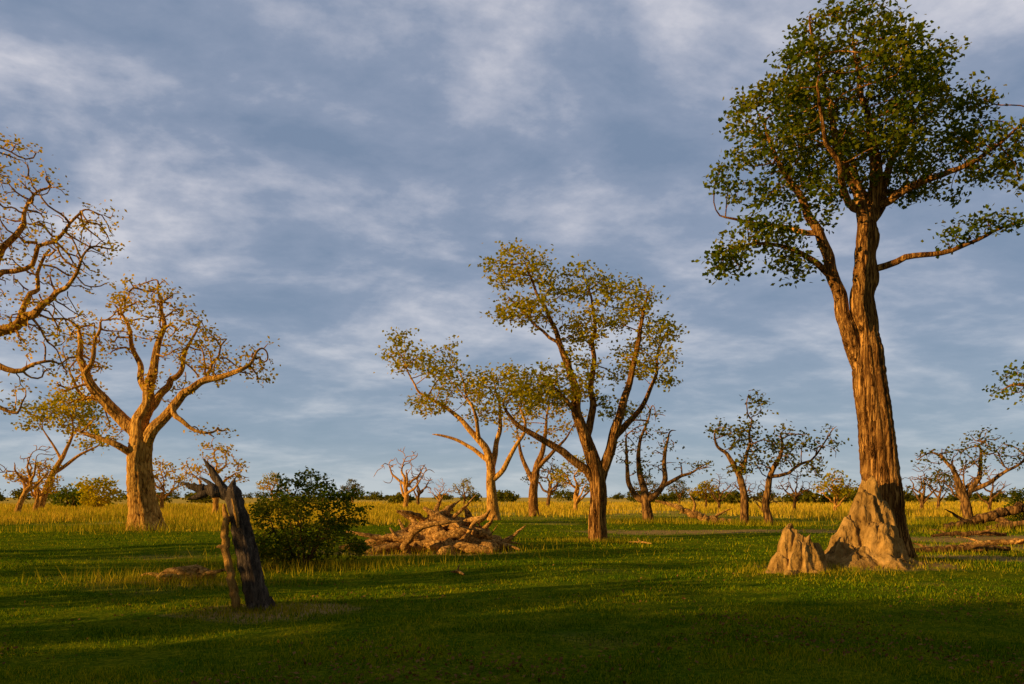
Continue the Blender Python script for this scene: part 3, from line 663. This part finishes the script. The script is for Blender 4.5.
# ------------------------------------------------------------------ distant woodland
rng=np.random.default_rng(400);C=[];
for q in range(150):
    if q<95: t=rng.uniform(-1.1,1.1);yy=rng.uniform(280,700);hh_=rng.uniform(2.0,6.0);rx=rng.uniform(2.5,6)
    else:
        t=rng.choice([-.55,.1,.3,.55])+rng.normal(0,.12);yy=rng.uniform(170,300);hh_=rng.uniform(2.0,4.6);rx=rng.uniform(1.5,3.6)
    m_=int(14+rx*5)
    d=unit(rng.normal(0,1,(m_,3)))*rng.uniform(.4,1,(m_,1))
    C.append(np.stack([t*yy+d[:,0]*rx,yy+d[:,1]*rx,np.abs(hh_*.55+d[:,2]*hh_*.45)],1))
C=np.concatenate(C)
leaf_mesh('distant_trees',C,rng,9,0.7,0.95,.7,M_LEAFD,None)

# ------------------------------------------------------------------ camera, sun, world
cam=bpy.data.cameras.new('camera');co=bpy.data.objects.new('camera',cam);col.objects.link(co)
co.location=(0,0,EYE);co.rotation_euler=(math.radians(90),0,0);cam.lens=28;cam.sensor_width=36;cam.shift_y=155/1024;cam.clip_end=6000;cam.clip_start=.05
scene.camera=co
su=bpy.data.lights.new('sun','SUN');su.energy=5;su.angle=math.radians(.5);su.color=(1,.64,.23)
so=bpy.data.objects.new('sun',su);col.objects.link(so);so.rotation_euler=Vector(-SUN_DIR).to_track_quat('-Z','Y').to_euler();so.location=(-30,-10,20)

w=bpy.data.worlds.new('World');scene.world=w;w.use_nodes=True;nt=w.node_tree;L=nt.links
for q in list(nt.nodes): nt.nodes.remove(q)
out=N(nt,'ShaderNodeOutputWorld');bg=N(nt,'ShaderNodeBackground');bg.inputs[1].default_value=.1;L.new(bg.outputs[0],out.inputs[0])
sky=N(nt,'ShaderNodeTexSky');sky.sky_type='NISHITA';sky.sun_disc=False;sky.sun_elevation=SUN_EL;sky.sun_rotation=math.atan2(SUN_DIR[0],SUN_DIR[1])
tc=N(nt,'ShaderNodeTexCoord');sp_=N(nt,'ShaderNodeSeparateXYZ');L.new(tc.outputs['Generated'],sp_.inputs[0])
z0=M('MAXIMUM',sp_.outputs[2],0.0);den=M('ADD',z0,.20)
cb=N(nt,'ShaderNodeCombineXYZ');L.new(M('DIVIDE',sp_.outputs[0],den),cb.inputs[0]);L.new(M('DIVIDE',sp_.outputs[1],den),cb.inputs[1])
mp=N(nt,'ShaderNodeMapping');mp.inputs['Rotation'].default_value=(0,0,math.radians(-26));mp.inputs['Scale'].default_value=(1.0,1.2,1);mp.inputs['Location'].default_value=(7.3,2.9,0)
L.new(cb.outputs[0],mp.inputs['Vector'])
n1=nz(2.1,10,.56,mp.outputs[0]);n1.inputs['Distortion'].default_value=.3
n2=nz(.8,3,.5,mp.outputs[0]);n3=nz(8.5,8,.6,mp.outputs[0])
s=M('ADD',M('ADD',M('MULTIPLY',n1.outputs['Fac'],.64),M('MULTIPLY',n2.outputs['Fac'],.40)),M('MULTIPLY',n3.outputs['Fac'],.20))
cr=ramp(nt,[(.49,(.20,.27,.40)),(.585,(.275,.335,.465)),(.65,(.43,.465,.575)),(.74,(.72,.71,.77))])
L.new(s,cr.inputs[0])
gr=ramp(nt,[(0.0,(.50,.59,.62)),(.07,(.31,.42,.52)),(.22,(.24,.33,.46)),(.6,(.3,.36,.5))]);L.new(z0,gr.inputs[0])
gf=N(nt,'ShaderNodeMapRange');gf.inputs[1].default_value=.0;gf.inputs[2].default_value=.38;gf.inputs[3].default_value=.75;gf.inputs[4].default_value=0.0;L.new(z0,gf.inputs[0])
g1=N(nt,'ShaderNodeMixRGB');L.new(gf.outputs[0],g1.inputs[0]);L.new(cr.outputs[0],g1.inputs[1]);L.new(gr.outputs[0],g1.inputs[2])
# added dimming: unseen sky overhead and behind is darkened to cut fill against sun
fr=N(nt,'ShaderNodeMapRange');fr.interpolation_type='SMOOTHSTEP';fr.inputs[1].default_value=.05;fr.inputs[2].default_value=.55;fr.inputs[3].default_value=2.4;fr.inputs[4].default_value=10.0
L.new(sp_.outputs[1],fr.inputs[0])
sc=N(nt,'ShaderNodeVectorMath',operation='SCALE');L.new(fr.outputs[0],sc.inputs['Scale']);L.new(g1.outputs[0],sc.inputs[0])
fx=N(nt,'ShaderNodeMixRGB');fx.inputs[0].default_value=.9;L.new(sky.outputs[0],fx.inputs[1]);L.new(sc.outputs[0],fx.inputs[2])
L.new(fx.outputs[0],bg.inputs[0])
scene.view_settings.view_transform='Standard';scene.view_settings.look='None';scene.view_settings.exposure=0
print('built in',time.time()-T0)
